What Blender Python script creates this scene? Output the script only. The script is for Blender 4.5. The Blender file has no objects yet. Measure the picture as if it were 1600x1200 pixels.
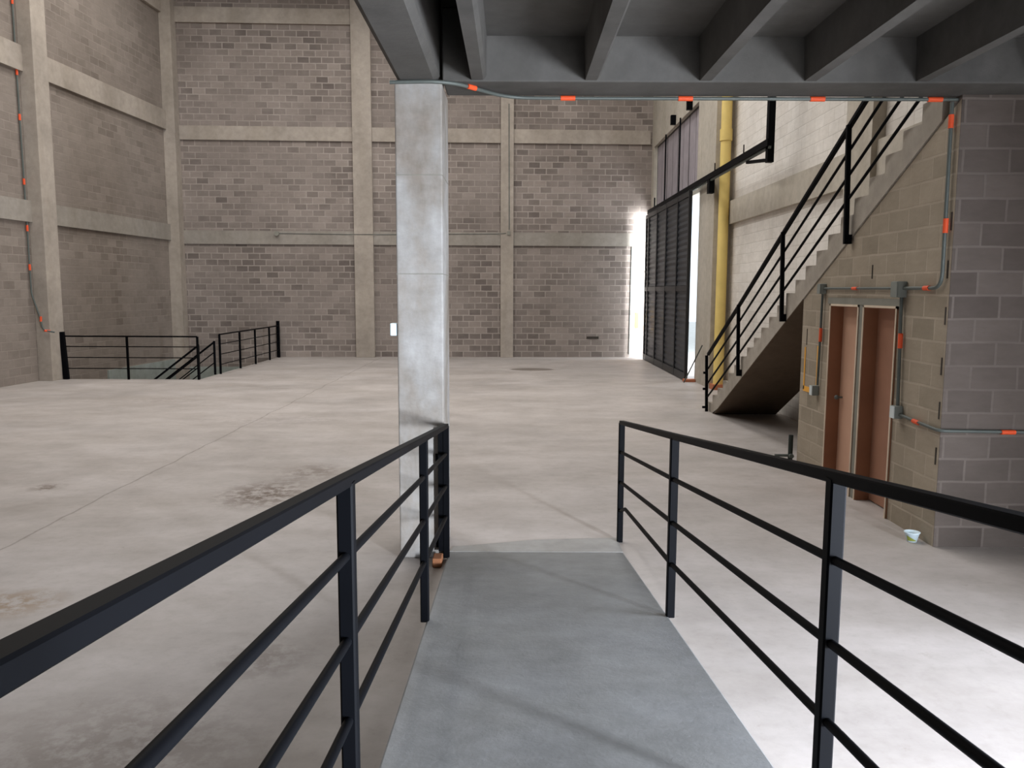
import bpy, bmesh, math, random
from mathutils import Vector, Matrix
random.seed(7)
sc = bpy.context.scene
COL = sc.collection
# ------------------------------------------------------------------ camera
H = 2.2
f, pi_, ya, ro = 1257.06, 0.114860, 0.000451, 0.003718
cp, sp = math.cos(pi_), math.sin(pi_)
fw = Vector((-math.sin(ya)*cp, math.cos(ya)*cp, -sp))
rt = Vector((math.cos(ya), math.sin(ya), 0))
up = rt.cross(fw)
r2 = math.cos(ro)*rt + math.sin(ro)*up
u2 = -math.sin(ro)*rt + math.cos(ro)*up
cam = bpy.data.objects.new('camera', bpy.data.cameras.new('camera'))
COL.objects.link(cam)
cam.data.sensor_width = 36
cam.data.lens = 36*f/1600
cam.data.clip_start = 0.05
m = Matrix((r2, u2, -fw)).transposed().to_4x4()
m.translation = (0, 0, H)
cam.matrix_world = m
sc.camera = cam
sc.view_settings.view_transform = 'Standard'
sc.view_settings.look = 'None'
sc.view_settings.gamma = 1
sc.view_settings.use_curve_mapping = False
sc.view_settings.exposure = 0.0
# ------------------------------------------------------------------ daylight
w = bpy.data.worlds.new('sky'); sc.world = w; w.use_nodes = True
bg = w.node_tree.nodes['Background']
bg.inputs[0].default_value = (0.82, 0.91, 1.0, 1); bg.inputs[1].default_value = 1.7

def area(name, loc, direction, sx, sy, power, col, spread=180):
    l = bpy.data.lights.new(name, 'AREA'); l.shape = 'RECTANGLE'; l.size = sx; l.size_y = sy
    l.energy = power; l.color = col; l.spread = math.radians(spread)
    o = bpy.data.objects.new(name, l); COL.objects.link(o)
    o.location = loc
    o.rotation_euler = Vector(direction).to_track_quat('-Z', 'Y').to_euler()
    return o
for x in (-8.6, -3.6, 1.4):                       # fill lamps added under the unseen roof to light the hall
    area('hall_fill_light', (x, 16.0, 12.0), (0, 0, -1), 1.6, 14, 620, (1.0, 0.965, 0.93))
area('gate_daylight', (7.2, 24.5, 3.2), (-1, 0.12, -0.05), 6.5, 5.5, 700, (0.86, 0.93, 1.0))
area('gate_daylight', (6.6, 20.5, 2.6), (-0.42, 0.9, 0.0), 3.0, 4.2, 1300, (0.90, 0.95, 1.0), 70)
area('side_door_daylight', (4.95, -1.5, 1.2), (-1, 0.75, -0.2), 0.42, 2.0, 950, (0.84, 0.90, 1.0), 110)
area('side_door_daylight', (4.95, 2.4, 1.75), (-1, -0.25, -0.6), 3.8, 2.6, 330, (0.80, 0.87, 1.0), 130)

# ------------------------------------------------------------------ helpers
def lin(c):
    return tuple(((v/255)/12.92 if v/255 <= 0.04045 else ((v/255+0.055)/1.055)**2.4) for v in c) + (1,)

class MB:
    def __init__(s): s.v = []; s.f = []; s.sm = []
    def add(s, vs, fs, smooth=False):
        n = len(s.v); s.v += [tuple(p) for p in vs]
        for q in fs: s.f.append([n+i for i in q]); s.sm.append(smooth)
        return s
    def box(s, x0, x1, y0, y1, z0, z1):
        vs = [(x, y, z) for z in (z0, z1) for x, y in ((x0, y0), (x1, y0), (x1, y1), (x0, y1))]
        return s.add(vs, [(3,2,1,0),(4,5,6,7),(0,1,5,4),(1,2,6,5),(2,3,7,6),(3,0,4,7)])
    def prism(s, pts, z0, z1):
        n = len(pts)
        vs = [(x, y, z0) for x, y in pts] + [(x, y, z1) for x, y in pts]
        fs = [tuple(range(n-1, -1, -1)), tuple(range(n, 2*n))] + [(i, (i+1) % n, n+(i+1) % n, n+i) for i in range(n)]
        return s.add(vs, fs)
    def xprism(s, pts, x0, x1):                   # profile in (y, z) extruded along x
        n = len(pts)
        vs = [(x0, y, z) for y, z in pts] + [(x1, y, z) for y, z in pts]
        fs = [tuple(range(n)), tuple(range(2*n-1, n-1, -1))] + [(i, n+i, n+(i+1) % n, (i+1) % n) for i in range(n)]
        return s.add(vs, fs)
    def yprism(s, pts, y0, y1):                   # profile in (x, z) extruded along y
        n = len(pts)
        vs = [(x, y0, z) for x, z in pts] + [(x, y1, z) for x, z in pts]
        fs = [tuple(range(n)), tuple(range(2*n-1, n-1, -1))] + [(i, n+i, n+(i+1) % n, (i+1) % n) for i in range(n)]
        return s.add(vs, fs)
    def bar(s, a, b, w_, h_=None, upv=(0, 0, 1), bev=0.0):
        a, b = Vector(a), Vector(b); h_ = h_ or w_
        d = (b-a).normalized(); upv = Vector(upv)
        if abs(d.dot(upv)) > 0.99: upv = Vector((0, 1, 0))
        r = d.cross(upv).normalized(); u = r.cross(d).normalized()
        c = bev if bev else min(w_, h_)*0.12
        pr = [(-w_/2+c, -h_/2), (w_/2-c, -h_/2), (w_/2, -h_/2+c), (w_/2, h_/2-c), (w_/2-c, h_/2), (-w_/2+c, h_/2), (-w_/2, h_/2-c), (-w_/2, -h_/2+c)]
        vs = [p + r*x + u*y for p in (a, b) for x, y in pr]
        n = 8
        return s.add(vs, [tuple(range(n-1, -1, -1)), tuple(range(n, 2*n))] + [(i, (i+1) % n, n+(i+1) % n, n+i) for i in range(n)])
    def tube(s, pts, r, n=12, caps=True):
        P = [Vector(p) for p in pts]; rings = []
        d0 = (P[1]-P[0]).normalized()
        u = d0.orthogonal().normalized()
        for i, p in enumerate(P):
            if i == 0: d = d0
            elif i == len(P)-1: d = (P[-1]-P[-2]).normalized()
            else: d = ((P[i]-P[i-1]).normalized() + (P[i+1]-P[i]).normalized()).normalized()
            u = (u - d*u.dot(d)).normalized(); v = d.cross(u)
            rings.append([p + (u*math.cos(t)+v*math.sin(t))*r for t in [2*math.pi*k/n for k in range(n)]])
        vs = [q for rg in rings for q in rg]
        fs = [(i*n+k, i*n+(k+1) % n, (i+1)*n+(k+1) % n, (i+1)*n+k) for i in range(len(P)-1) for k in range(n)]
        s.add(vs, fs, True)
        if caps:
            s.add(rings[0], [tuple(range(n-1, -1, -1))]); s.add(rings[-1], [tuple(range(n))])
        return s
    def lathe(s, prof, c=(0, 0, 0), n=32):
        vs = [(c[0]+r*math.cos(2*math.pi*k/n), c[1]+r*math.sin(2*math.pi*k/n), c[2]+z) for r, z in prof for k in range(n)]
        fs = [(i*n+k, i*n+(k+1) % n, (i+1)*n+(k+1) % n, (i+1)*n+k) for i in range(len(prof)-1) for k in range(n)]
        return s.add(vs, fs, True)
    def build(s, name, mat, parent=None, bevel=0):
        off = Vector((0, 0, 0)); p = parent
        while p is not None: off += p.location; p = p.parent
        me = bpy.data.meshes.new(name)
        me.from_pydata([tuple(Vector(q)-off) for q in s.v], [], s.f); me.update()
        for pl, sm in zip(me.polygons, s.sm): pl.use_smooth = sm
        bm = bmesh.new(); bm.from_mesh(me); bmesh.ops.recalc_face_normals(bm, faces=bm.faces); bm.to_mesh(me); bm.free()
        me.materials.append(mat)
        o = bpy.data.objects.new(name, me); COL.objects.link(o)
        if parent: o.parent = parent
        if bevel:
            b = o.modifiers.new('bevel', 'BEVEL'); b.width = bevel; b.segments = 2; b.limit_method = 'ANGLE'
        return o

def thing(name, label, cat, loc=(0, 0, 0), group=None):
    o = bpy.data.objects.new(name, None); COL.objects.link(o); o.location = loc; o.empty_display_size = 0.1
    return tag(o, label, cat, group)
def tag(o, label, cat, group=None):
    o['label'] = label; o['category'] = cat
    if group: o['group'] = group
    return o
def struct(o): o['kind'] = 'structure'; return o

def bend(pts, rad=0.12, k=6):                      # polyline with rounded corners
    P = [Vector(p) for p in pts]; out = [P[0]]
    for i in range(1, len(P)-1):
        a = (P[i-1]-P[i]); b = (P[i+1]-P[i]); r = min(rad, a.length*0.45, b.length*0.45)
        s0 = P[i]+a.normalized()*r; s1 = P[i]+b.normalized()*r
        for j in range(k+1):
            t = j/k; out.append(s0*(1-t)**2 + P[i]*2*t*(1-t) + s1*t*t)
    out.append(P[-1]); return out

# ------------------------------------------------------------------ materials
class N:
    def __init__(s, name):
        s.m = bpy.data.materials.new(name); s.m.use_nodes = True; s.t = s.m.node_tree; s.b = s.t.nodes['Principled BSDF']
        s.pos = s.t.nodes.new('ShaderNodeNewGeometry').outputs['Position']
    def n(s, typ, ins={}, **kw):
        o = s.t.nodes.new(typ)
        for k, v in kw.items(): setattr(o, k, v)
        for k, v in ins.items():
            if isinstance(v, bpy.types.NodeSocket): s.t.links.new(v, o.inputs[k])
            else: o.inputs[k].default_value = v
        return o
    def noise(s, scale, detail=4, rough=0.55, vec=None, stretch=None):
        v = vec or s.pos
        if stretch: v = s.n('ShaderNodeVectorMath', {0: v, 1: stretch}, operation='MULTIPLY').outputs[0]
        return s.n('ShaderNodeTexNoise', {'Vector': v, 'Scale': scale, 'Detail': detail, 'Roughness': rough}).outputs['Fac']
    def ramp(s, fac, stops):
        r = s.n('ShaderNodeValToRGB', {0: fac}); e = r.color_ramp.elements
        while len(e) < len(stops): e.new(0.5)
        for i, (p, c) in enumerate(stops): e[i].position = p; e[i].color = c if len(c) == 4 else (*c, 1)
        return r.outputs[0]
    def mix(s, fac, a, b, mode='MIX'):
        x = s.n('ShaderNodeMix', {}, data_type='RGBA', blend_type=mode)
        for k, v in ((0, fac), (6, a), (7, b)):
            if isinstance(v, bpy.types.NodeSocket): s.t.links.new(v, x.inputs[k])
            else: x.inputs[k].default_value = v
        return x.outputs[2]
    def math(s, op, a, b=0.0, clamp=False):
        x = s.n('ShaderNodeMath', {0: a, 1: b}, operation=op); x.use_clamp = clamp; return x.outputs[0]
    def sep(s):
        x = s.n('ShaderNodeSeparateXYZ', {0: s.pos}); return x.outputs
    def bump(s, h, strength, dist=0.01):
        x = s.n('ShaderNodeBump', {'Height': h, 'Strength': strength, 'Distance': dist}); s.t.links.new(x.outputs[0], s.b.inputs['Normal'])
    def col(s, c, rough=0.8, spec=0.3, metal=0.0):
        if isinstance(c, bpy.types.NodeSocket): s.t.links.new(c, s.b.inputs['Base Color'])
        else: s.b.inputs['Base Color'].default_value = c
        s.b.inputs['Roughness'].default_value = rough; s.b.inputs['Specular IOR Level'].default_value = spec; s.b.inputs['Metallic'].default_value = metal
        return s.m

def mul(c, k): return tuple(v*k for v in c[:3]) + (1,)
def plain(name, c, rough=0.6, spec=0.4, metal=0.0, var=0.12, sc_=3.0):
    n = N(name); c = lin(c)
    k = n.noise(sc_, 4)
    return n.col(n.ramp(k, [(0.3, mul(c, 1-var)), (0.7, mul(c, 1+var))]), rough, spec, metal)

def concrete(name, c, var=0.18, rough=0.85, scale=0.8, boards=None):
    n = N(name); c = lin(c)
    a = n.ramp(n.noise(scale, 6, 0.6), [(0.28, mul(c, 1-var*1.3)), (0.5, c), (0.75, mul(c, 1+var))])
    b = n.ramp(n.noise(6, 5, 0.65), [(0.3, (0.86, 0.86, 0.86, 1)), (0.7, (1.08, 1.08, 1.08, 1))])
    a = n.mix(1.0, a, b, 'MULTIPLY')
    st = n.ramp(n.noise(1.3, 3, 0.6, stretch=(1, 1, 0.12)), [(0.35, (0.9, 0.89, 0.86, 1)), (0.6, (1.04, 1.04, 1.04, 1))])
    a = n.mix(0.8, a, st, 'MULTIPLY')
    n.bump(n.noise(30, 6, 0.7), 0.25, 0.01)
    return n.col(a, rough, 0.3)

def blocks(name, axis, cA, cB, cM, bw=0.39, bh=0.2, mortar=0.013, fade=0.75, u=None, contrast=1.0, offz=0.0, rowvar=0.0):
    n = N(name)
    s = n.sep()
    if u: uu = n.math('ADD', n.math('MULTIPLY', s[0], u[0]), n.math('MULTIPLY', s[1], u[1]))
    else: uu = s[0] if axis == 'x' else s[1]
    z = n.math('ADD', s[2], offz)
    vec = n.n('ShaderNodeCombineXYZ', {0: uu, 1: z}).outputs[0]
    # slightly crooked joints
    dn = n.n('ShaderNodeTexNoise', {'Vector': vec, 'Scale': 2.2, 'Detail': 3}).outputs['Color']
    dv = n.n('ShaderNodeVectorMath', {0: dn, 1: (-0.5, -0.5, -0.5)}, operation='ADD').outputs[0]
    dv = n.n('ShaderNodeVectorMath', {0: dv, 1: (0.022, 0.022, 0)}, operation='MULTIPLY').outputs[0]
    vec2 = n.n('ShaderNodeVectorMath', {0: vec, 1: dv}, operation='ADD').outputs[0]
    br = n.n('ShaderNodeTexBrick', {'Vector': vec2, 'Color1': lin(cA), 'Color2': lin(cB), 'Mortar': lin(cM), 'Scale': 1.0,
             'Mortar Size': mortar, 'Mortar Smooth': 0.5, 'Bias': 0.0, 'Brick Width': bw, 'Row Height': bh})
    br.offset = 0.5
    base = lin(tuple((a+b+m_)/3 for a, b, m_ in zip(cA, cB, cM)))
    # washed areas where the joints disappear
    wash = n.ramp(n.noise(0.55, 5, 0.6, stretch=(1, 1, 1.5)), [(0.38, (0, 0, 0)), (0.62, (1, 1, 1))])
    c = n.mix(n.math('MULTIPLY', wash, fade), br.outputs['Color'], base)
    t = n.ramp(n.noise(0.5, 6, 0.65), [(0.3, (0.82, 0.81, 0.80, 1)), (0.7, (1.12, 1.12, 1.12, 1))])
    c = n.mix(1.0, c, t, 'MULTIPLY')
    t2 = n.ramp(n.noise(9, 4, 0.7, stretch=(0.5, 0.5, 1.6)), [(0.3, (0.90, 0.90, 0.89, 1)), (0.7, (1.06, 1.06, 1.06, 1))])
    c = n.mix(0.8, c, t2, 'MULTIPLY')
    hgt = n.math('ADD', n.math('MULTIPLY', br.outputs['Fac'], -0.5), n.math('MULTIPLY', n.noise(40, 4), 0.35))
    n.bump(hgt, 0.35, 0.012)
    return n.col(c, 0.92, 0.2)

UB = (0.99922, 0.03944)   # direction of the back wall
M = {}
M['back'] = blocks('grey_block_back', 'x', (106, 97, 92), (150, 139, 131), (162, 152, 144), u=UB, fade=0.7, mortar=0.02)
M['left'] = blocks('grey_block_left', 'y', (118, 108, 100), (140, 130, 121), (144, 134, 125), fade=0.9, mortar=0.014)
M['inner'] = blocks('grey_block_inner', 'y', (138, 128, 112), (166, 154, 137), (170, 158, 142), fade=0.75, offz=0.02)
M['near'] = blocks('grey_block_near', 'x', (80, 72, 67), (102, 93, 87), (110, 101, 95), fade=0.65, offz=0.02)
M['white'] = blocks('whitewashed_block', 'y', (214, 208, 200), (221, 216, 209), (202, 196, 188), fade=0.2, mortar=0.01)
M['conc'] = concrete('concrete_frame', (163, 153, 142), 0.14)
M['concl'] = concrete('concrete_ledge', (148, 141, 132), 0.10)
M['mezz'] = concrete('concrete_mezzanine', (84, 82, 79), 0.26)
def pillar_mat():
    n = N('concrete_pillar'); c = lin((150, 147, 143))
    a = n.ramp(n.noise(1.1, 5, 0.6, stretch=(1.6, 1.6, 0.8)), [(0.34, lin((118, 106, 94))), (0.47, lin((140, 134, 127))), (0.55, c), (0.72, lin((174, 173, 172)))])
    a = n.mix(1.0, a, n.ramp(n.noise(7, 5, 0.65, stretch=(1, 1, 1.8)), [(0.3, (0.86, 0.86, 0.85, 1)), (0.7, (1.08, 1.08, 1.08, 1))]), 'MULTIPLY')
    n.bump(n.noise(22, 6, 0.7), 0.3, 0.01)
    return n.col(a, 0.8, 0.3)
M['pillar'] = pillar_mat()
M['pitc'] = concrete('grey_green_pit_concrete', (150, 156, 150), 0.06)
M['rampc'] = concrete('smooth_grey_screed', (131, 132, 132), 0.14, 0.6, 1.4)
M['toe'] = concrete('pale_screed', (156, 154, 151), 0.08, 0.7, 1.4)  # paler than the ramp screed, for the strip at its foot
M['soffit'] = concrete('brown_concrete_painted_shade', (92, 77, 62), 0.1)  # brown stair underside, colour darkened to paint in the shade below the flight
M['stair'] = concrete('concrete_stair', (165, 157, 146), 0.08)
M['beam_r'] = concrete('concrete_beam_right', (176, 168, 155), 0.08)
M['roof'] = plain('roof_sheet', (120, 112, 104), 0.9)
M['black'] = plain('black_paint', (6, 7, 10), 0.55, 0.06, var=0.15)
M['steel'] = plain('galvanised_steel', (88, 93, 89), 0.5, 0.35, 0.2)
M['box'] = plain('grey_box_metal', (122, 126, 120), 0.5)
M['boxw'] = plain('light_grey_plate', (196, 204, 204), 0.5)
M['orange'] = plain('orange_coupling', (222, 82, 40), 0.6, var=0.05)
M['yellow'] = plain('yellow_pipe', (222, 196, 118), 0.5, var=0.08)
M['wood_l'] = plain('pale_wood', (192, 152, 128), 0.6, var=0.06)
M['wood_d'] = plain('red_brown_wood', (152, 110, 88), 0.6, var=0.08)
M['jamb'] = plain('brown_wood', (140, 94, 66), 0.6, var=0.1)
M['edge'] = plain('pale_edging', (205, 188, 166), 0.6)
M['render'] = plain('grey_render', (128, 126, 116), 0.9)
M['gate'] = plain('dark_grey_sheet', (52, 55, 60), 0.45, 0.5, 0.2)
M['gateb'] = plain('black_steel', (24, 25, 28), 0.45, 0.5)
M['panel'] = plain('purple_grey_panel', (150, 142, 146), 0.7, var=0.12)
M['ymark'] = plain('yellow_orange_paint', (222, 160, 60), 0.8, var=0.1)
M['brick'] = plain('red_brown_brick', (140, 92, 62), 0.9)
M['rust'] = plain('rusty_clay', (168, 104, 74), 0.9)
M['tub'] = plain('pale_blue_tub', (214, 232, 240), 0.4)
M['green'] = plain('olive_print', (130, 138, 60), 0.5)
M['gap'] = plain('open_joint', (60, 54, 48), 1.0)
M['ground'] = plain('outside_paving', (190, 190, 186), 0.9)
M['leafg'] = plain('leaf_green', (70, 110, 70), 0.8)
M['valve'] = plain('dark_green_valve', (34, 42, 38), 0.5)

# floor slab with its worn patches, crack and stains
def floor_mat():
    n = N('concrete_floor'); s = n.sep()
    base = lin((176, 169, 165))
    c = n.ramp(n.noise(0.45, 7, 0.62), [(0.25, mul(base, 0.80)), (0.5, base), (0.78, mul(base, 1.15))])
    c = n.mix(1, c, n.ramp(n.noise(2.2, 6, 0.65, stretch=(0.7, 1, 1)), [(0.3, (0.86, 0.85, 0.83, 1)), (0.7, (1.08, 1.08, 1.08, 1))]), 'MULTIPLY')
    c = n.mix(1, c, n.ramp(n.noise(0.9, 4, 0.6, stretch=(0.35, 1, 1)), [(0.35, (0.90, 0.89, 0.87, 1)), (0.65, (1.05, 1.05, 1.05, 1))]), 'MULTIPLY')
    c = n.mix(1, c, n.ramp(n.noise(11, 5, 0.7), [(0.25, (0.90, 0.895, 0.88, 1)), (0.5, (1.0, 1, 1, 1)), (0.8, (1.04, 1.04, 1.04, 1))]), 'MULTIPLY')
    sp_ = n.ramp(n.noise(5, 6, 0.75), [(0.30, (0.74, 0.71, 0.66, 1)), (0.37, (1, 1, 1, 1))])
    c = n.mix(0.6, c, sp_, 'MULTIPLY')
    # crack along the bay joint
    wob = n.math('MULTIPLY', n.math('SUBTRACT', n.noise(1.2, 4), 0.5), 0.16)
    d = n.math('ABSOLUTE', n.math('ADD', n.math('ADD', s[0], 4.36), wob))
    cr = n.ramp(d, [(0.0, (1, 1, 1)), (0.018, (0, 0, 0))])
    c = n.mix(n.math('MULTIPLY', cr, 0.6), c, (0.12, 0.10, 0.08, 1))
    def joint(c, x0, y0, x1, y1, wd, amt):          # sawn joint between two points
        L = math.hypot(x1-x0, y1-y0); ux, uy = (x1-x0)/L, (y1-y0)/L
        a = n.math('ADD', n.math('MULTIPLY', n.math('SUBTRACT', s[0], x0), -uy), n.math('MULTIPLY', n.math('SUBTRACT', s[1], y0), ux))
        return n.mix(n.math('MULTIPLY', n.ramp(n.math('ABSOLUTE', a), [(0, (1, 1, 1)), (wd, (0, 0, 0))]), amt), c, (0.14, 0.12, 0.09, 1))
    def blot(c, x, y, rx, ry, colr, amt, broken=True):
        a = n.math('DIVIDE', n.math('SUBTRACT', s[0], x), rx); b = n.math('DIVIDE', n.math('SUBTRACT', s[1], y), ry)
        r = n.math('SQRT', n.math('ADD', n.math('MULTIPLY', a, a), n.math('MULTIPLY', b, b)))
        k = n.ramp(r, [(0.25, (1, 1, 1)), (1.0, (0, 0, 0))])
        if broken:
            k = n.math('MULTIPLY', k, n.ramp(n.noise(7, 5, 0.7), [(0.42, (0, 0, 0)), (0.55, (1, 1, 1))]))
        else: k = n.ramp(r, [(0.85, (1, 1, 1)), (1.0, (0, 0, 0))])
        return n.mix(n.math('MULTIPLY', k, amt), c, colr)
    dk = lin((88, 70, 54)); tan = lin((140, 118, 92))
    c = blot(c, -2.70, 8.55, 0.60, 0.75, dk, 0.85)
    c = blot(c, -2.45, 9.6, 0.5, 0.6, dk, 0.45)
    c = blot(c, -3.55, 5.45, 0.45, 0.35, tan, 0.8)
    c = blot(c, -5.2, 8.8, 0.22, 0.25, dk, 0.7)
    c = blot(c, -1.5, 4.6, 0.35, 0.35, dk, 0.4)
    c = blot(c, -1.9, 3.6, 0.9, 0.7, dk, 0.35)
    c = blot(c, 0.55, 22.7, 0.66, 0.42, lin((104, 95, 86)), 0.8, False)
    c = blot(c, -7.0, 16.0, 1.6, 0.9, dk, 0.18)
    c = blot(c, -4.0, 13.5, 1.8, 0.8, dk, 0.18)
    n.bump(n.noise(18, 6, 0.7), 0.12, 0.008)
    n.t.links.new(n.ramp(n.noise(1.1, 5), [(0.3, (0.42,)*3), (0.7, (0.62,)*3)]), n.b.inputs['Roughness'])
    n.col(c, 0.5, 0.35); n.t.links.new
    n.t.links.new(n.ramp(n.noise(1.1, 5), [(0.3, (0.45,)*3), (0.7, (0.65,)*3)]), n.b.inputs['Roughness'])
    return n.m
M['floor'] = floor_mat()

# ------------------------------------------------------------------ setting
# floor with the stair pit cut out (pit x -11.3..-7.75, y 19.8..26.3)
fl = MB()
fl.box(-14, -7.75, -6, 19.8, -0.3, 0).box(-7.75, 4.95, -6, 28, -0.3, 0).box(4.95, 12, -6, 28, -0.3, -0.02)
struct(fl.build('floor', M['floor']))
pit = MB()
pit.box(-14, -7.6, 19.6, 28, -3.3, -3.1).box(-14, -7.6, 19.6, 19.8, -3.1, -0.3).box(-7.75, -7.6, 19.8, 28, -3.1, -0.3)
struct(pit.build('floor_lower', M['concl']))

def wallpt(A, B, s_, d):                         # s_ metres along A-B, d metres into the room (to the right of A->B)
    ux, uy = B[0]-A[0], B[1]-A[1]; L = math.hypot(ux, uy); ux /= L; uy /= L
    return (A[0]+ux*s_+uy*d, A[1]+uy*s_-ux*d)
def wbox(mb, A, B, s0, s1, d0, d1, z0, z1):
    return mb.prism([wallpt(A, B, s0, d0), wallpt(A, B, s1, d0), wallpt(A, B, s1, d1), wallpt(A, B, s0, d1)], z0, z1)
BA, BB = (-10.8, 26.5), (4.4, 27.1)
LA, LB = (-11.55, 18.06), (-10.95, 26.86)
RZ = 12.3
wb = MB(); wbox(wb, BA, BB, -1.5, 16.5, 0, -0.25, -3.2, RZ); struct(wb.build('wall_back', M['back']))
wl = MB(); wbox(wl, LA, LB, -24, 9.2, 0, -0.25, -3.2, RZ); struct(wl.build('wall_left', M['left']))
wr = MB()
wr.box(4.9, 5.1, 4.6, 18.4, 0, RZ).box(4.9, 5.1, -6, -2.6, 0, RZ).box(4.9, 5.1, -2.6, 4.6, 3.3, RZ)
struct(wr.build('wall_right', M['white']))
wh = MB()                                          # concrete surround over the gate
wh.box(4.56, 4.9, 19.8, 27.4, 6.85, RZ).box(4.56, 4.9, 26.75, 27.4, 4.8, 6.85)
wh.box(4.62, 4.9, 19.8, 27.4, 4.66, 4.9).box(4.56, 4.9, 19.8, 20.4, 4.9, 6.85)
struct(wh.build('wall_gate', M['beam_r']))
tp = MB(); tp.box(4.5, 5.1, 18.35, 19.8, 0, RZ); struct(tp.build('trim_1', M['beam_r']))
tp = MB(); tp.box(4.72, 4.9, 10.9, 11.75, 0, RZ); struct(tp.build('trim_2', M['beam_r']))
tb = MB()
for a, b in ((0.0, 10.9), (11.75, 18.35)):
    tb.box(4.80, 4.9, a, b, 3.70, 4.20)
    tb.box(4.80, 4.9, a, b, 7.2, 7.7)
struct(tb.build('trim_3', M['beam_r']))
wfm = MB(); wfm.box(-14, 0.3, -6.2, -6, 0, RZ).box(0.3, 4.9, -6.2, -6, 3.4, RZ); struct(wfm.build('wall_front', M['left']))
rf = MB()
xs = [-14, -9.4, -7.8, -4.4, -2.8, 0.6, 2.2, 5.1]
for i in range(0, 8, 2): rf.box(xs[i], xs[i+1], -6, 28, RZ, RZ+0.15)
for i in range(1, 7, 2): rf.box(xs[i], xs[i+1], -6, 12, RZ, RZ+0.15).box(xs[i], xs[i+1], 25, 28, RZ, RZ+0.15)
struct(rf.build('ceiling', M['roof']))
g = MB(); g.box(4.95, 60, -20, 60, -0.25, -0.021); struct(g.build('floor_outside', M['ground']))

# back-wall frame: corner post, two posts, tie beams
k = MB(); wbox(k, BA, BB, -0.35, 0.13, 0, 0.45, -3.1, RZ); struct(k.build('trim_4', M['conc'], bevel=0.01))
for nm, a, b in (('trim_5', 5.62, 6.24), ('trim_6', 10.40, 10.82)):
    k = MB(); wbox(k, BA, BB, a, b, 0, 0.14, 0, RZ); struct(k.build(nm, M['conc'], bevel=0.01))
bz = [(3.69, 4.12, 'concl'), (6.98, 7.42, 'conc'), (10.58, 11.05, 'conc')]
nn = 7
for z0, z1, mt in bz:
    k = MB()
    for a, b in ((0.13, 5.62), (6.24, 10.40), (10.82, 15.3)): wbox(k, BA, BB, a, b, 0, 0.07, z0, z1)
    struct(k.build('trim_%d' % nn, M[mt])); nn += 1
# left-wall frame
k = MB(); wbox(k, LA, LB, 1.30, 1.84, 0, 0.35, 0, RZ); struct(k.build('trim_%d' % nn, M['conc'], bevel=0.01)); nn += 1
for z0, z1, mt in ((3.78, 4.28, 'concl'), (7.22, 7.80, 'conc'), (10.75, 11.3, 'conc')):
    k = MB()
    for a, b in ((-24, 1.30), (1.84, 8.1)): wbox(k, LA, LB, a, b, 0, 0.09, z0, z1)
    struct(k.build('trim_%d' % nn, M[mt])); nn += 1
# smooth concrete band low in the stair pit
k = MB(); wbox(k, BA, BB, -0.4, 3.4, 0, 0.05, -1.6, -0.32); struct(k.build('trim_%d' % nn, M['pitc'])); nn += 1

k = MB(); wbox(k, LA, LB, 4.2, 8.05, 0, 0.05, -1.8, -0.03); struct(k.build('trim_%d' % nn, M['pitc'])); nn += 1

# service block under the stair: face x=3.67, y 6.81..10.2
SL = 0.495
SY = 14.47
def soff(y): return (SY-y)*SL
inner = MB()
DZ = 2.07
inner.xprism([(9.30, 0), (10.2, 0), (10.2, soff(10.2)-0.01), (9.30, soff(9.30)-0.01)], 3.67, 3.85)
inner.xprism([(7.68, DZ), (9.30, DZ), (9.30, soff(9.30)-0.01), (7.68, soff(7.68)-0.01)], 3.67, 3.85)
inner.xprism([(6.81, 0), (7.68, 0), (7.68, soff(7.68)-0.01), (6.81, soff(6.81)-0.01)], 3.67, 3.85)
iw = struct(inner.build('wall_inner', M['inner']))
nearw = MB(); nearw.box(3.671, 4.9, 6.805, 6.98, 0, 3.81); nw = struct(nearw.build('wall_near', M['near']))
farw = MB(); farw.box(3.85, 4.9, 10.05, 10.2, 0, soff(10.2)-0.05); struct(farw.build('wall_far', M['inner']))
gj = MB()
for i, z in enumerate([0.32, 0.72, 1.12, 1.5, 1.93, 2.32, 2.72]):
    gj.box(3.664, 3.672, 6.835+0.01*(i % 2), 6.85+0.01*(i % 2), z, z+0.15)
gj.build('open_joint', M['gap'], iw)
gj = MB(); gj.box(3.664, 3.672, 8.28, 8.295, 2.34, 2.48); gj.box(3.664, 3.672, 10.02, 10.03, 1.55, 1.75); gj.build('open_joint', M['gap'], iw)

# doors of the service block
def door(nm, y0, y1, leafmat, leaf_x, hinge_jamb):
    fr = MB()
    t = 0.03
    fr.box(3.655, 3.86, y0, y0+t, 0, DZ).box(3.655, 3.86, y1-t, y1, 0, DZ).box(3.655, 3.86, y0, y1, DZ-t, DZ)
    d = struct(fr.build(nm, M['jamb']))
    ed = MB()
    ed.box(3.648, 3.656, y0, y0+0.022, 0, DZ).box(3.648, 3.656, y1-0.022, y1, 0, DZ).box(3.648, 3.656, y0, y1, DZ-0.022, DZ)
    ed.build('door_edging', M['edge'], d)
    lf = MB(); lf.box(leaf_x, leaf_x+0.04, y0+t, y1-t, 0.012, DZ-t); l = lf.build('door_leaf', leafmat, d)
    return d, l
d1, l1 = door('door_1', 8.53, 9.30, M['wood_l'], 3.80, True)
hd = MB(); hd.tube([(3.80, 9.19, 1.0), (3.745, 9.19, 1.0)], 0.011, 10); hd.lathe([(0.0, -0.028), (0.02, -0.02), (0.028, 0), (0.02, 0.02), (0.0, 0.028)], (3.735, 9.19, 1.0), 16)
hd.build('door_knob', M['steel'], l1)
d2, l2 = door('door_2', 7.68, 8.42, M['wood_d'], 3.80, True)
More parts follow.
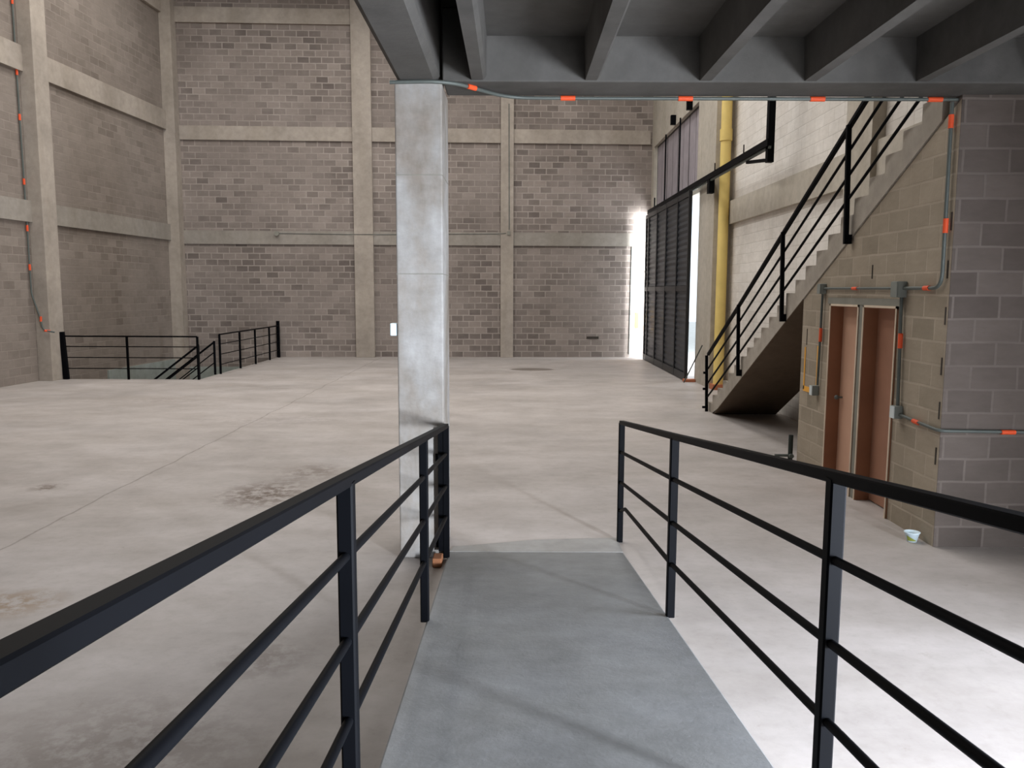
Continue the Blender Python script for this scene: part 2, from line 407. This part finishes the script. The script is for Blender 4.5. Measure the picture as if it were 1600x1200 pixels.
mp = MB(); mp.box(3.66, 3.85, 8.42, 8.53, 0, DZ).box(3.655, 3.67, 7.60, 9.38, DZ, DZ+0.07)
struct(mp.build('door_surround', M['render']))
room = MB(); room.box(3.86, 4.88, 7.5, 9.5, 2.2, 2.25); struct(room.build('ceiling_block', M['render']))

# ------------------------------------------------------------------ mezzanine
mz = thing('mezzanine', 'raw concrete mezzanine deck with ribbed underside carried on the front pillar', 'mezzanine', (2.0, 6.68, 3.81))
MZ = 3.81
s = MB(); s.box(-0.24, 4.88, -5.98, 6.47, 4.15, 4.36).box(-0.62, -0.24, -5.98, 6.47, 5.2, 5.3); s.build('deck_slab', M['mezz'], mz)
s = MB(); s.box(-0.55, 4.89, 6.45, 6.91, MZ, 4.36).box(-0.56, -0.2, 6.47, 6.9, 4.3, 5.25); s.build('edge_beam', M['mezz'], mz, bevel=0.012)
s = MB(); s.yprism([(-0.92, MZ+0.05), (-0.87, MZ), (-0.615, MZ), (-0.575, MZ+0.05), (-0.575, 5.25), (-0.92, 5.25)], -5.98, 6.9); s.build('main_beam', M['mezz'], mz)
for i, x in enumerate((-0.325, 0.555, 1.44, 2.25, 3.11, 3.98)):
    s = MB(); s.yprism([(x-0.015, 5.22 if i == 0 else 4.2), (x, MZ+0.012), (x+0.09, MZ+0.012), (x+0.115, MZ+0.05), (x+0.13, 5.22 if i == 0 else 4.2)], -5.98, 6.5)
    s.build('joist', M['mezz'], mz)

# pillar
pl = MB(); pl.box(-0.925, -0.555, 6.46, 7.05, 0, 3.81)
po = pl.build('pillar', M['pillar'], bevel=0.012); tag(po, 'square bare concrete pillar standing left of the foot of the ramp', 'pillar')
s = MB()
for z in (3.1, 2.33): s.box(-0.927, -0.553, 6.455, 7.052, z, z+0.006)
s.build('formwork_joint', M['render'], po)
bx = MB(); bx.box(-0.985, -0.926, 6.48, 6.58, 1.84, 1.94); tag(bx.build('outlet_box', M['tub'], bevel=0.006), 'small pale outlet box on the left side of the front pillar', 'electrical box')

# ------------------------------------------------------------------ ramp
RS, RY = 0.116, 6.6
def rz(y): return RS*(RY-y)
def lx(y): return -0.53+0.0095*(6.5-y)
def rx(y): return 0.94+0.0105*(7-y)
rp = MB()
y0, y1 = -1.4, 6.62
vs = []
for y, z in ((y0, rz(y0)), (y1, rz(y1)+0.004)):
    for x in (lx(y)+0.012, rx(y)-0.008): vs.append((x, y, z))
vs += [(lx(y0), y0, 0), (rx(y0), y0, 0), (lx(y1), y1, -0.001), (rx(y1), y1, -0.001)]
rp.add(vs, [(0, 1, 3, 2), (4, 6, 7, 5), (0, 2, 6, 4), (1, 5, 7, 3), (0, 4, 5, 1), (2, 3, 7, 6)])
ro_ = rp.build('ramp', M['rampc']); tag(ro_, 'smooth grey concrete ramp sloping down between black railings', 'ramp')
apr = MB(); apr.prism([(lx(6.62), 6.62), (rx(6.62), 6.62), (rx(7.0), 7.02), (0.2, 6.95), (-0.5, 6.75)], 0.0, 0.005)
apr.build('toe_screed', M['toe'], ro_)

def railing(name, label, posts, H_=1.1, tops=None, offs=(0.23, 0.50, 0.765), pw=0.05, rw=0.028, tw=0.045, th=0.036, down=0.0, group=None, ends=(None, None), kink=None, skip=()):
    """posts: list of (x,y,z) feet."""
    P = [Vector(p) for p in posts]
    T = [Vector((p.x, p.y, (tops(p.y) if tops else p.z+H_))) for p in P]
    t = thing(name, label, 'railing', tuple(P[0]), group)
    for i, p in enumerate(P):
        if i in skip: continue
        s = MB(); s.bar(p-Vector((0, 0, down)), T[i]-Vector((0, 0, tw*0.5)), pw, pw); s.build('post', M['black'], t)
    Q = list(T)
    s = MB()
    for a, b in zip(Q[:-1], Q[1:]):
        s.bar(a-Vector((0, 0, th/2)), b-Vector((0, 0, th/2)), tw, th)
    s.build('top_rail', M['black'], t)
    for k_, o in enumerate(offs):
        pts = [p-Vector((0, 0, o)) for p in Q]
        if kink and k_ == len(offs)-1: pts.insert(len(pts)-1, pts[-1]+Vector(kink))
        s = MB(); s.tube(pts, rw/2, 10); s.build('mid_rail', M['black'], t)
    return t
def lp(y): return (lx(y)-0.008, y, max(rz(y), 0.0))
def rpnt(y): return (rx(y)+0.012, y, max(rz(y), 0.0))
def ltop(y): return 1.36+0.128*(4.65-y) if y < 6.4 else 1.135
def rtop(y): return 1.355+0.128*(4.76-y) if y < 6.8 else 1.085
railing('ramp_railing', 'black steel railing along the left side of the ramp, ending at the pillar', [lp(-0.6), lp(0.1), lp(2.36), lp(4.65), lp(6.42)], tops=ltop, skip=(0,), rw=0.03, offs=(0.25, 0.515, 0.77))
# heavier fixing flat at the pillar
fx = bpy.data.objects['ramp_railing']
s = MB(); s.box(-0.60, -0.535, 6.40, 6.458, 0.08, 1.1).box(-0.625, -0.6, 6.43, 6.458, 0.80, 0.88).box(-0.625, -0.6, 6.43, 6.458, 0.10, 0.18); s.build('wall_bracket', M['black'], fx)
railing('ramp_railing', 'black steel railing along the right side of the ramp with a kinked lowest bar', [rpnt(-0.6), rpnt(0.1), rpnt(2.43), rpnt(4.76), (0.955, 6.92, 0.0)], skip=(0,), tops=rtop, rw=0.03, offs=(0.28, 0.548, 0.807), kink=(0.0, -0.3, 0.10))
wbk = MB(); wbk.box(-0.635, -0.56, 6.22, 6.37, 0.0, 0.075); tag(wbk.build('brick_piece', M['brick'], bevel=0.008), 'small brown brick piece on the floor below the end of the left ramp railing', 'brick')

# ------------------------------------------------------------------ stair pit railings
railing('pit_railing', 'black railing with three posts in front of the stair pit, against the left wall', [(-11.10, 19.74, 0), (-9.47, 19.74, 0), (-7.74, 19.74, 0)], H_=1.08, offs=(0.27, 0.54, 0.81), tw=0.04, th=0.035, pw=0.05, rw=0.024)
pr_ = bpy.data.objects['pit_railing']
s = MB(); s.bar((-10.99, 19.72, 0), (-11.05, 19.72, 1.17), 0.13, 0.07); s.build('end_post', M['black'], pr_)
railing('pit_railing', 'black railing with five posts running along the right edge of the stair pit', [(-7.7, 21.13, 0), (-7.7, 22.69, 0), (-7.7, 24.05, 0), (-7.7, 25.46, 0), (-7.7, 26.45, 0)], H_=1.06, offs=(0.27, 0.54, 0.81), tw=0.04, th=0.035, pw=0.05, rw=0.024)
s = MB(); s.bar((-7.72, 26.5, 0), (-7.72, 26.5, 1.2), 0.10, 0.08); s.build('end_post', M['black'], bpy.data.objects['pit_railing.001'])
def desc(label, y, x0, z0, n_=3.4):
    t = thing('stair_railing', label, 'railing', (x0, y, 0))
    s = MB(); s.bar((x0, y, 0), (x0, y, z0), 0.05); s.build('post', M['black'], t)
    g_ = 0.76
    s = MB(); s.bar((x0, y, z0-0.03), (x0-n_, y, z0-0.03-g_*n_), 0.045); s.build('top_rail', M['black'], t)
    for o in (0.29, 0.56):
        s = MB(); s.tube([(x0, y, z0-o), (x0-n_, y, z0-o-g_*n_)], 0.014, 8); s.build('mid_rail', M['black'], t)
    s = MB(); s.bar((x0-n_, y, -g_*n_-0.25), (x0-n_, y, z0-g_*n_), 0.05); s.build('post', M['black'], t)
desc('near black handrail descending into the stair pit behind the three-post railing', 19.90, -7.79, 0.86, 3.0)
desc('far black handrail descending into the stair pit beside the five-post railing', 20.98, -7.79, 0.88, 3.0)
st = MB()
for i in range(13): st.box(-7.75-0.24*(i+1), -7.75-0.24*i, 19.97, 20.93, -3.1, -0.18*(i+1))
tag(st.build('pit_staircase', M['concl']), 'concrete flight of steps dropping to the left inside the floor pit', 'staircase')

# ------------------------------------------------------------------ main stair
TR, RI = 0.34, 0.1683
Y0s = 14.9
nst = 23
prof = [(14.32, 0.0)]
prof = []
top = []
for i in range(nst):
    y = Y0s - i*TR
    top += [(y, i*RI), (y, (i+1)*RI)]
yend = Y0s - nst*TR
top.append((yend, nst*RI))
prof = top + [(yend, soff(yend)), (SY, 0.0)]
sx = MB()
x0, x1 = 3.655, 4.79
n = len(prof)
# side faces triangulated strip-wise to keep them clean
bmv = [(x0, y, z) for y, z in prof] + [(x1, y, z) for y, z in prof]
sx.add(bmv, [(i, n+i, n+(i+1) % n, (i+1) % n) for i in range(n)])
for i in range(nst):
    y = Y0s - i*TR; yn = y-TR
    lo0, lo1 = max(0, soff(y)), max(0, soff(yn))
    for x in (x0, x1):
        sx.add([(x, y, lo0), (x, y, (i+1)*RI), (x, yn, (i+1)*RI), (x, yn, lo1)], [(0, 1, 2, 3)])
sto = sx.build('staircase', M['stair']); tag(sto, 'concrete staircase climbing from the hall floor over the brown doors to the mezzanine', 'staircase')
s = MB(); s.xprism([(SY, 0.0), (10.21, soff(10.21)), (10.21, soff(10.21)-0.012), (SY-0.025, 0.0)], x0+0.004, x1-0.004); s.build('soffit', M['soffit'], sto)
# railing of the main stair
P = [(3.63, 14.66, 0.0), (3.63, 12.66, 0.99), (3.63, 10.74, 1.93), (3.63, 8.81, 2.84), (3.63, 7.35, 3.6)]
t = thing('stair_railing', 'black steel railing rising along the open side of the concrete staircase', 'railing', P[0])
tops = [(3.60, 14.76, 1.06), (3.60, 12.78, 2.02), (3.60, 10.80, 3.01), (3.60, 8.82, 3.99), (3.60, 6.9, 4.94)]
for i, (p, q) in enumerate(zip(P, tops)):
    if i == 4: continue
    s = MB(); s.bar((3.60, q[1], p[2]-(0.12 if i else 0)), (3.57, q[1], q[2]-0.02), 0.05, 0.05)
    if i: s.box(3.595, 3.652, q[1]-0.03, q[1]+0.03, p[2]-0.12, p[2]-0.02)
    s.build('post', M['black'], t)
s = MB()
for a, b in zip(tops[:-1], tops[1:]): s.bar(a, b, 0.05, 0.05)
s.build('top_rail', M['black'], t)
for o in (0.27, 0.54, 0.80):
    s = MB(); s.tube([(q[0], q[1], q[2]-o) for q in tops], 0.016, 8); s.build('mid_rail', M['black'], t)
for z in (0.08, 0.42, 0.72):
    s = MB(); s.tube([(3.52, 14.76, z), (3.60, 14.76, z)], 0.022, 10); s.build('hinge', M['black'], t)

# ------------------------------------------------------------------ sliding gate
GX = 4.3
gt = thing('sliding_gate', 'tall dark ribbed metal sliding gate leaf hanging in the far right corner', 'gate', (GX, 23.0, 0.09))
stl = [19.84, 21.2, 22.75, 24.2, 25.65, 26.15]
s = MB()
for i, y in enumerate(stl): s.box(GX-0.05, GX+0.03, y-0.045, y+0.045, 0.012, 4.62)
s.build('stile', M['gateb'], gt)
s = MB()
for z, hh in ((0.012, 0.19), (2.22, 0.13), (4.5, 0.12)): s.box(GX-0.045, GX+0.03, 19.84, 26.15, z, z+hh)
s.build('cross_rail', M['gateb'], gt)
s = MB(); z = 0.2
while z < 4.5:
    if True:
        s.xprism([(19.86, z), (26.1, z), (26.1, z+0.151), (19.86, z+0.151)], GX+0.0, GX+0.012)
        s.add([(GX, 19.86, z), (GX, 26.1, z), (GX-0.025, 26.1, z+0.07), (GX-0.025, 19.86, z+0.07), (GX, 26.1, z+0.15), (GX, 19.86, z+0.15)], [(0, 1, 2, 3), (3, 2, 4, 5)])
    z += 0.15
s.build('ribbed_sheet', M['gate'], gt)
# track
tk = thing('gate_track', 'long black steel track rail of the sliding gate, running out past the yellow pipe', 'track', (4.38, 20, 4.75))
s = MB(); s.box(4.33, 4.43, 14.1, 26.4, 4.68, 4.80); s.build('rail_channel', M['black'], tk)
s = MB(); s.box(4.36, 4.40, 14.1, 26.4, 4.64, 4.68); s.build('running_lip', M['steel'], tk)
s = MB(); s.box(4.36, 4.47, 14.15, 14.28, 4.42, 9.0); s.build('hanger', M['black'], tk)
s = MB(); s.bar((4.40, 14.2, 4.46), (4.40, 15.5, 4.62), 0.06, 0.06); s.build('brace', M['black'], tk)
for y, zt in ((23.85, 6.7), (21.85, 6.75), (25.5, 5.1)):
    s = MB(); s.tube([(4.40, y, 4.8), (4.40, y, zt)], 0.022, 8); s.build('hanger_rod', M['black'], tk)
for y, z in ((23.3, 6.98), (21.2, 6.93)):
    s = MB(); s.box(4.42, 4.56, y-0.06, y+0.06, z-0.12, z+0.14); s.build('hanger_bracket', M['black'], tk)
for y in (18.3,):
    s = MB(); s.box(4.34, 4.46, y-0.1, y+0.1, 4.38, 4.68); s.build('roller', M['black'], tk)
for y in (15.7, 17.9):
    s = MB(); s.tube([(4.38, y, 4.8), (4.38, y, 4.98)], 0.012, 6); s.build('bolt', M['black'], tk)
# panelled opening above the gate
wn = MB()
for y0_, y1_ in ((20.45, 21.95), (21.99, 23.4), (23.44, 25.0), (25.04, 26.7)):
    wn.box(4.68, 4.74, y0_, y1_, 4.9, 6.85)
wo = struct(wn.build('window_1', M['panel']))
wf = MB()
for y in (20.45, 21.97, 23.42, 25.02, 26.7): wf.box(4.673, 4.72, y-0.02, y+0.02, 4.9, 6.85)
for y in (21.2, 22.7, 24.2, 25.9): wf.box(4.677, 4.70, y-0.006, y+0.006, 4.9, 6.85)
for z in (4.9, 6.82): wf.box(4.665, 4.72, 20.45, 26.7, z, z+0.03)
wf.build('window_frame', M['gateb'], wo)
# yellow pipe
yp = MB(); yp.tube([(4.68, 18.2, 0.12), (4.68, 18.2, 11.0)], 0.115, 20)
ypo = yp.build('drain_pipe', M['yellow']); tag(ypo, 'yellow vertical pipe standing beside the concrete pier right of the gate', 'pipe')
s = MB(); s.tube([(4.68, 18.2, 5.5), (4.68, 18.2, 5.75)], 0.135, 20); s.build('pipe_socket', M['yellow'], ypo)
s = MB(); s.box(4.52, 4.86, 18.02, 18.34, 0, 0.12); s.build('pipe_footing', M['rust'], ypo)
# debris at the gate jamb
s = MB(); s.tube([(4.16, 19.4, 0.016), (4.46, 18.9, 0.95)], 0.016, 8); tag(s.build('metal_rod', M['steel']), 'thin steel rod leaning against the pier at the foot of the gate', 'rod')
s = MB(); s.box(4.2, 4.49, 19.60, 19.78, 0, 0.07); tag(s.build('clay_brick', M['rust'], bevel=0.01), 'reddish clay brick on the floor at the near foot of the gate', 'brick')

# ------------------------------------------------------------------ conduits
def conduit(label, pts, r, couplings=(), rad=0.12, name='conduit', mat='steel'):
    t = thing(name, label, 'conduit', tuple(pts[0]))
    s = MB(); s.tube(bend(pts, rad), r, 10); s.build('conduit_tube', M[mat], t)
    for a, b in couplings:
        s = MB(); s.tube([a, b], r*1.35, 12); s.build('coupling', M['orange'], t)
    return t
cy, cz = 6.90, 3.785
conduit('steel conduit with orange couplings along the lower edge of the mezzanine beam',
        [(-0.95, 6.40, 3.79), (-0.50, 6.40, 3.80), (-0.04, cy-0.03, cz), (4.85, cy-0.03, cz)], 0.015,
        [((-0.36, 6.535, 3.797), (-0.30, 6.60, 3.795))] + [((x, cy-0.03, cz), (x+0.12, cy-0.03, cz)) for x in (0.39, 1.36, 2.45, 3.42)], 0.2)
cx = 3.64
conduit('steel conduit dropping from the mezzanine down the block wall corner to the middle junction box',
        [(cx, 6.90, 3.77), (cx, 6.88, 2.24), (cx, 7.54, 2.24)], 0.016,
        [((cx, 6.90, 3.56), (cx, 6.90, 3.67)), ((cx, 6.88, 2.70), (cx, 6.88, 2.82)), ((cx, 7.08, 2.24), (cx, 7.17, 2.24))], 0.14)
conduit('short steel conduit between the two junction boxes above the brown doors', [(cx, 7.66, 2.24), (cx, 9.46, 2.245)], 0.013, [((cx, 8.56, 2.242), (cx, 8.68, 2.242))])
conduit('steel conduit running down the wall left of the brown doors', [(cx, 9.51, 2.2), (cx, 9.54, 1.10)], 0.014, [((cx, 9.515, 1.62), (cx, 9.512, 1.78))])
conduit('steel conduit running down the wall right of the brown doors', [(cx, 7.58, 2.18), (cx, 7.53, 1.14)], 0.016, [((cx, 7.55, 1.68), (cx, 7.553, 1.82))])
conduit('steel conduit from the right switch box round the block corner and along the near wall', [(cx, 7.48, 1.06), (cx, 6.775, 1.03), (4.85, 6.775, 1.015)], 0.015,
        [((cx, 7.22, 1.045), (cx, 7.12, 1.04)), ((4.17, 6.775, 1.02), (4.29, 6.775, 1.02))], 0.08)
def jbox(label, y, z, sy, sz, face='box', d=0.07, name='junction_box'):
    t = thing(name, label, 'electrical box', (3.67, y, z))
    s = MB(); s.box(3.67-d, 3.668, y-sy/2, y+sy/2, z-sz/2, z+sz/2); s.build('box_body', M['box'], t, bevel=0.006)
    s = MB(); s.box(3.67-d-0.008, 3.67-d, y-sy/2+0.004, y+sy/2-0.004, z-sz/2+0.004, z+sz/2-0.004); s.build('cover_plate', M[face], t)
    return t
jbox('grey junction box above the left brown door', 9.52, 2.24, 0.1, 0.12)
jbox('larger grey junction box above the right brown door', 7.60, 2.23, 0.13, 0.15, d=0.09)
jbox('pale switch box left of the brown doors beside the yellow painted marking', 9.60, 1.03, 0.09, 0.12, 'boxw', 0.08, 'switch_box')
jbox('pale switch box right of the brown doors', 7.52, 1.08, 0.09, 0.12, 'boxw', 0.08, 'switch_box')
# left-wall conduit
pts = [(-11.43, 19.20, 11), (-11.43, 19.20, 8.73), (-11.43, 19.20, 6.2), (-11.42, 19.20, 3.7), (-11.42, 19.20, 2.1), (-11.24, 19.20, 1.5), (-11.2, 19.20, 1.24), (-10.98, 19.30, 1.18)]
cps = []
for z, x in ((8.73, -11.43), (7.17, -11.43), (6.16, -11.43), (4.70, -11.425), (3.63, -11.42), (2.72, -11.42)):
    cps.append(((x, 19.20, z-0.07), (x, 19.20, z+0.07)))
cps.append(((-11.24, 19.20, 1.44), (-11.23, 19.20, 1.56))); cps.append(((-11.17, 19.20, 1.225), (-11.08, 19.29, 1.21)))
conduit('dark conduit with orange couplings running down the left wall column to the pit railing', pts, 0.02, cps, 0.1)
# back-wall conduits
def bp(s_, z, d=0.10): q = wallpt(BA, BB, s_, d); return (q[0], q[1], z)
conduit('thin conduit on the back wall ledge from the round box to the narrow post', [bp(3.2, 4.04, 0.082), bp(5.5, 4.02, 0.082), bp(5.58, 4.02, 0.152), bp(6.28, 4.02, 0.152), bp(6.36, 4.02, 0.082), bp(10.3, 4.07, 0.082), bp(10.38, 4.07, 0.152), bp(10.58, 4.09, 0.152)], 0.008, rad=0.03)
q = wallpt(BA, BB, 3.13, 0.07)
s = MB(); s.tube([bp(3.13, 4.03, 0.07), bp(3.13, 4.03, 0.16)], 0.075, 16); tag(s.build('round_box', M['render']), 'round dark junction box on the back wall ledge', 'electrical box')
conduit('thin conduit down the middle of the narrow back wall post', [bp(10.66, 8.2, 0.155), bp(10.68, 4.2, 0.155)], 0.012)
s = MB()
a = bp(10.67, 4.09, 0.14); s.box(a[0]-0.05, a[0]+0.05, a[1]-0.04, a[1]-0.005, 4.03, 4.15); tag(s.build('junction_box', M['render']), 'tiny grey box on the narrow back wall post', 'electrical box')
conduit('thin dark conduit down the back wall beside the bright end at the gate', [bp(14.75, 3.9, 0.03), bp(14.72, 0.1, 0.03)], 0.014, mat='valve')
s = MB()
a = bp(14.98, 0, 0.01); s.box(a[0]-0.06, a[0]+0.06, a[1]-0.012, a[1], 0.98, 1.5)
tag(s.build('painted_marking', M['ymark']), 'short yellow painted bar on the back wall beside the gate', 'painted marking')
s = MB()
s.box(3.664, 3.669, 10.04, 10.075, 0.99, 1.52).box(3.664, 3.669, 9.63, 9.66, 1.06, 1.56).box(3.664, 3.669, 9.68, 10.075, 0.97, 1.035)
tag(s.build('painted_marking', M['ymark']), 'yellow painted open rectangle on the block wall left of the brown doors', 'painted marking')
# hole in back wall
s = MB(); a = bp(13.5, 0, 0.005); s.box(a[0]-0.2, a[0]+0.2, a[1]-0.02, a[1]+0.01, 0.62, 0.70); s.build('chipped_hole', M['gap'], bpy.data.objects['wall_back'])

# small things
tb_ = thing('plastic_tub', 'small pale blue plastic tub on the floor by the block wall corner', 'tub', (3.565, 6.97, 0))
s = MB(); s.lathe([(0.0, 0.004), (0.042, 0.0), (0.062, 0.078), (0.068, 0.080), (0.068, 0.086), (0.058, 0.084), (0.040, 0.010), (0.0, 0.008)], (3.565, 6.97, 0)); s.build('tub_body', M['tub'], tb_)
s = MB(); vs = []; nn_ = 10
for k_ in range(nn_+1):
    a = math.radians(200+k_*9)
    for r, z in ((0.0475, 0.012), (0.0475+0.0125*(1-k_/nn_), 0.012+0.045*(1-k_/nn_)+0.004)): vs.append((3.565+(r+0.0015)*math.cos(a), 6.97+(r+0.0015)*math.sin(a), z))
s.add(vs, [(2*i, 2*i+2, 2*i+3, 2*i+1) for i in range(nn_)]); s.build('printed_pattern', M['green'], tb_)
vv = thing('standpipe', 'short dark standpipe with a valve at the far corner of the block wall', 'pipe', (3.62, 10.30, 0))
s = MB(); s.tube([(3.62, 10.30, 0), (3.62, 10.30, 0.36)], 0.03, 12); s.build('pipe', M['valve'], vv)
s = MB(); s.tube([(3.42, 10.30, 0.09), (3.62, 10.30, 0.09)], 0.018, 10); s.tube([(3.62, 10.28, 0.09), (3.62, 10.24, 0.09)], 0.03, 10); s.build('valve', M['steel'], vv)
# planting seen past the gate
tr = thing('bush', 'green bush outside beyond the gap at the near end of the gate', 'bush', (9.5, 36.5, -0.02))
s = MB(); s.tube([(9.5, 36.5, -0.02), (9.5, 36.5, 1.2)], 0.08, 8); s.build('trunk', M['rust'], tr)
s = MB()
for i in range(500):
    d = Vector((random.gauss(0, 1), random.gauss(0, 1), random.gauss(0, 1))).normalized()*random.uniform(0.5, 1.0)
    c_ = Vector((9.5+d.x*0.9, 36.5+d.y*0.9, 2.2+d.z*1.3)); a = Vector((random.gauss(0, 1), random.gauss(0, 1), random.gauss(0, 1))).normalized()*0.12; b = a.orthogonal().normalized()*0.06
    s.add([c_-a, c_-b, c_+a, c_+b], [(0, 1, 2, 3)])
s.build('foliage', M['leafg'], tr)
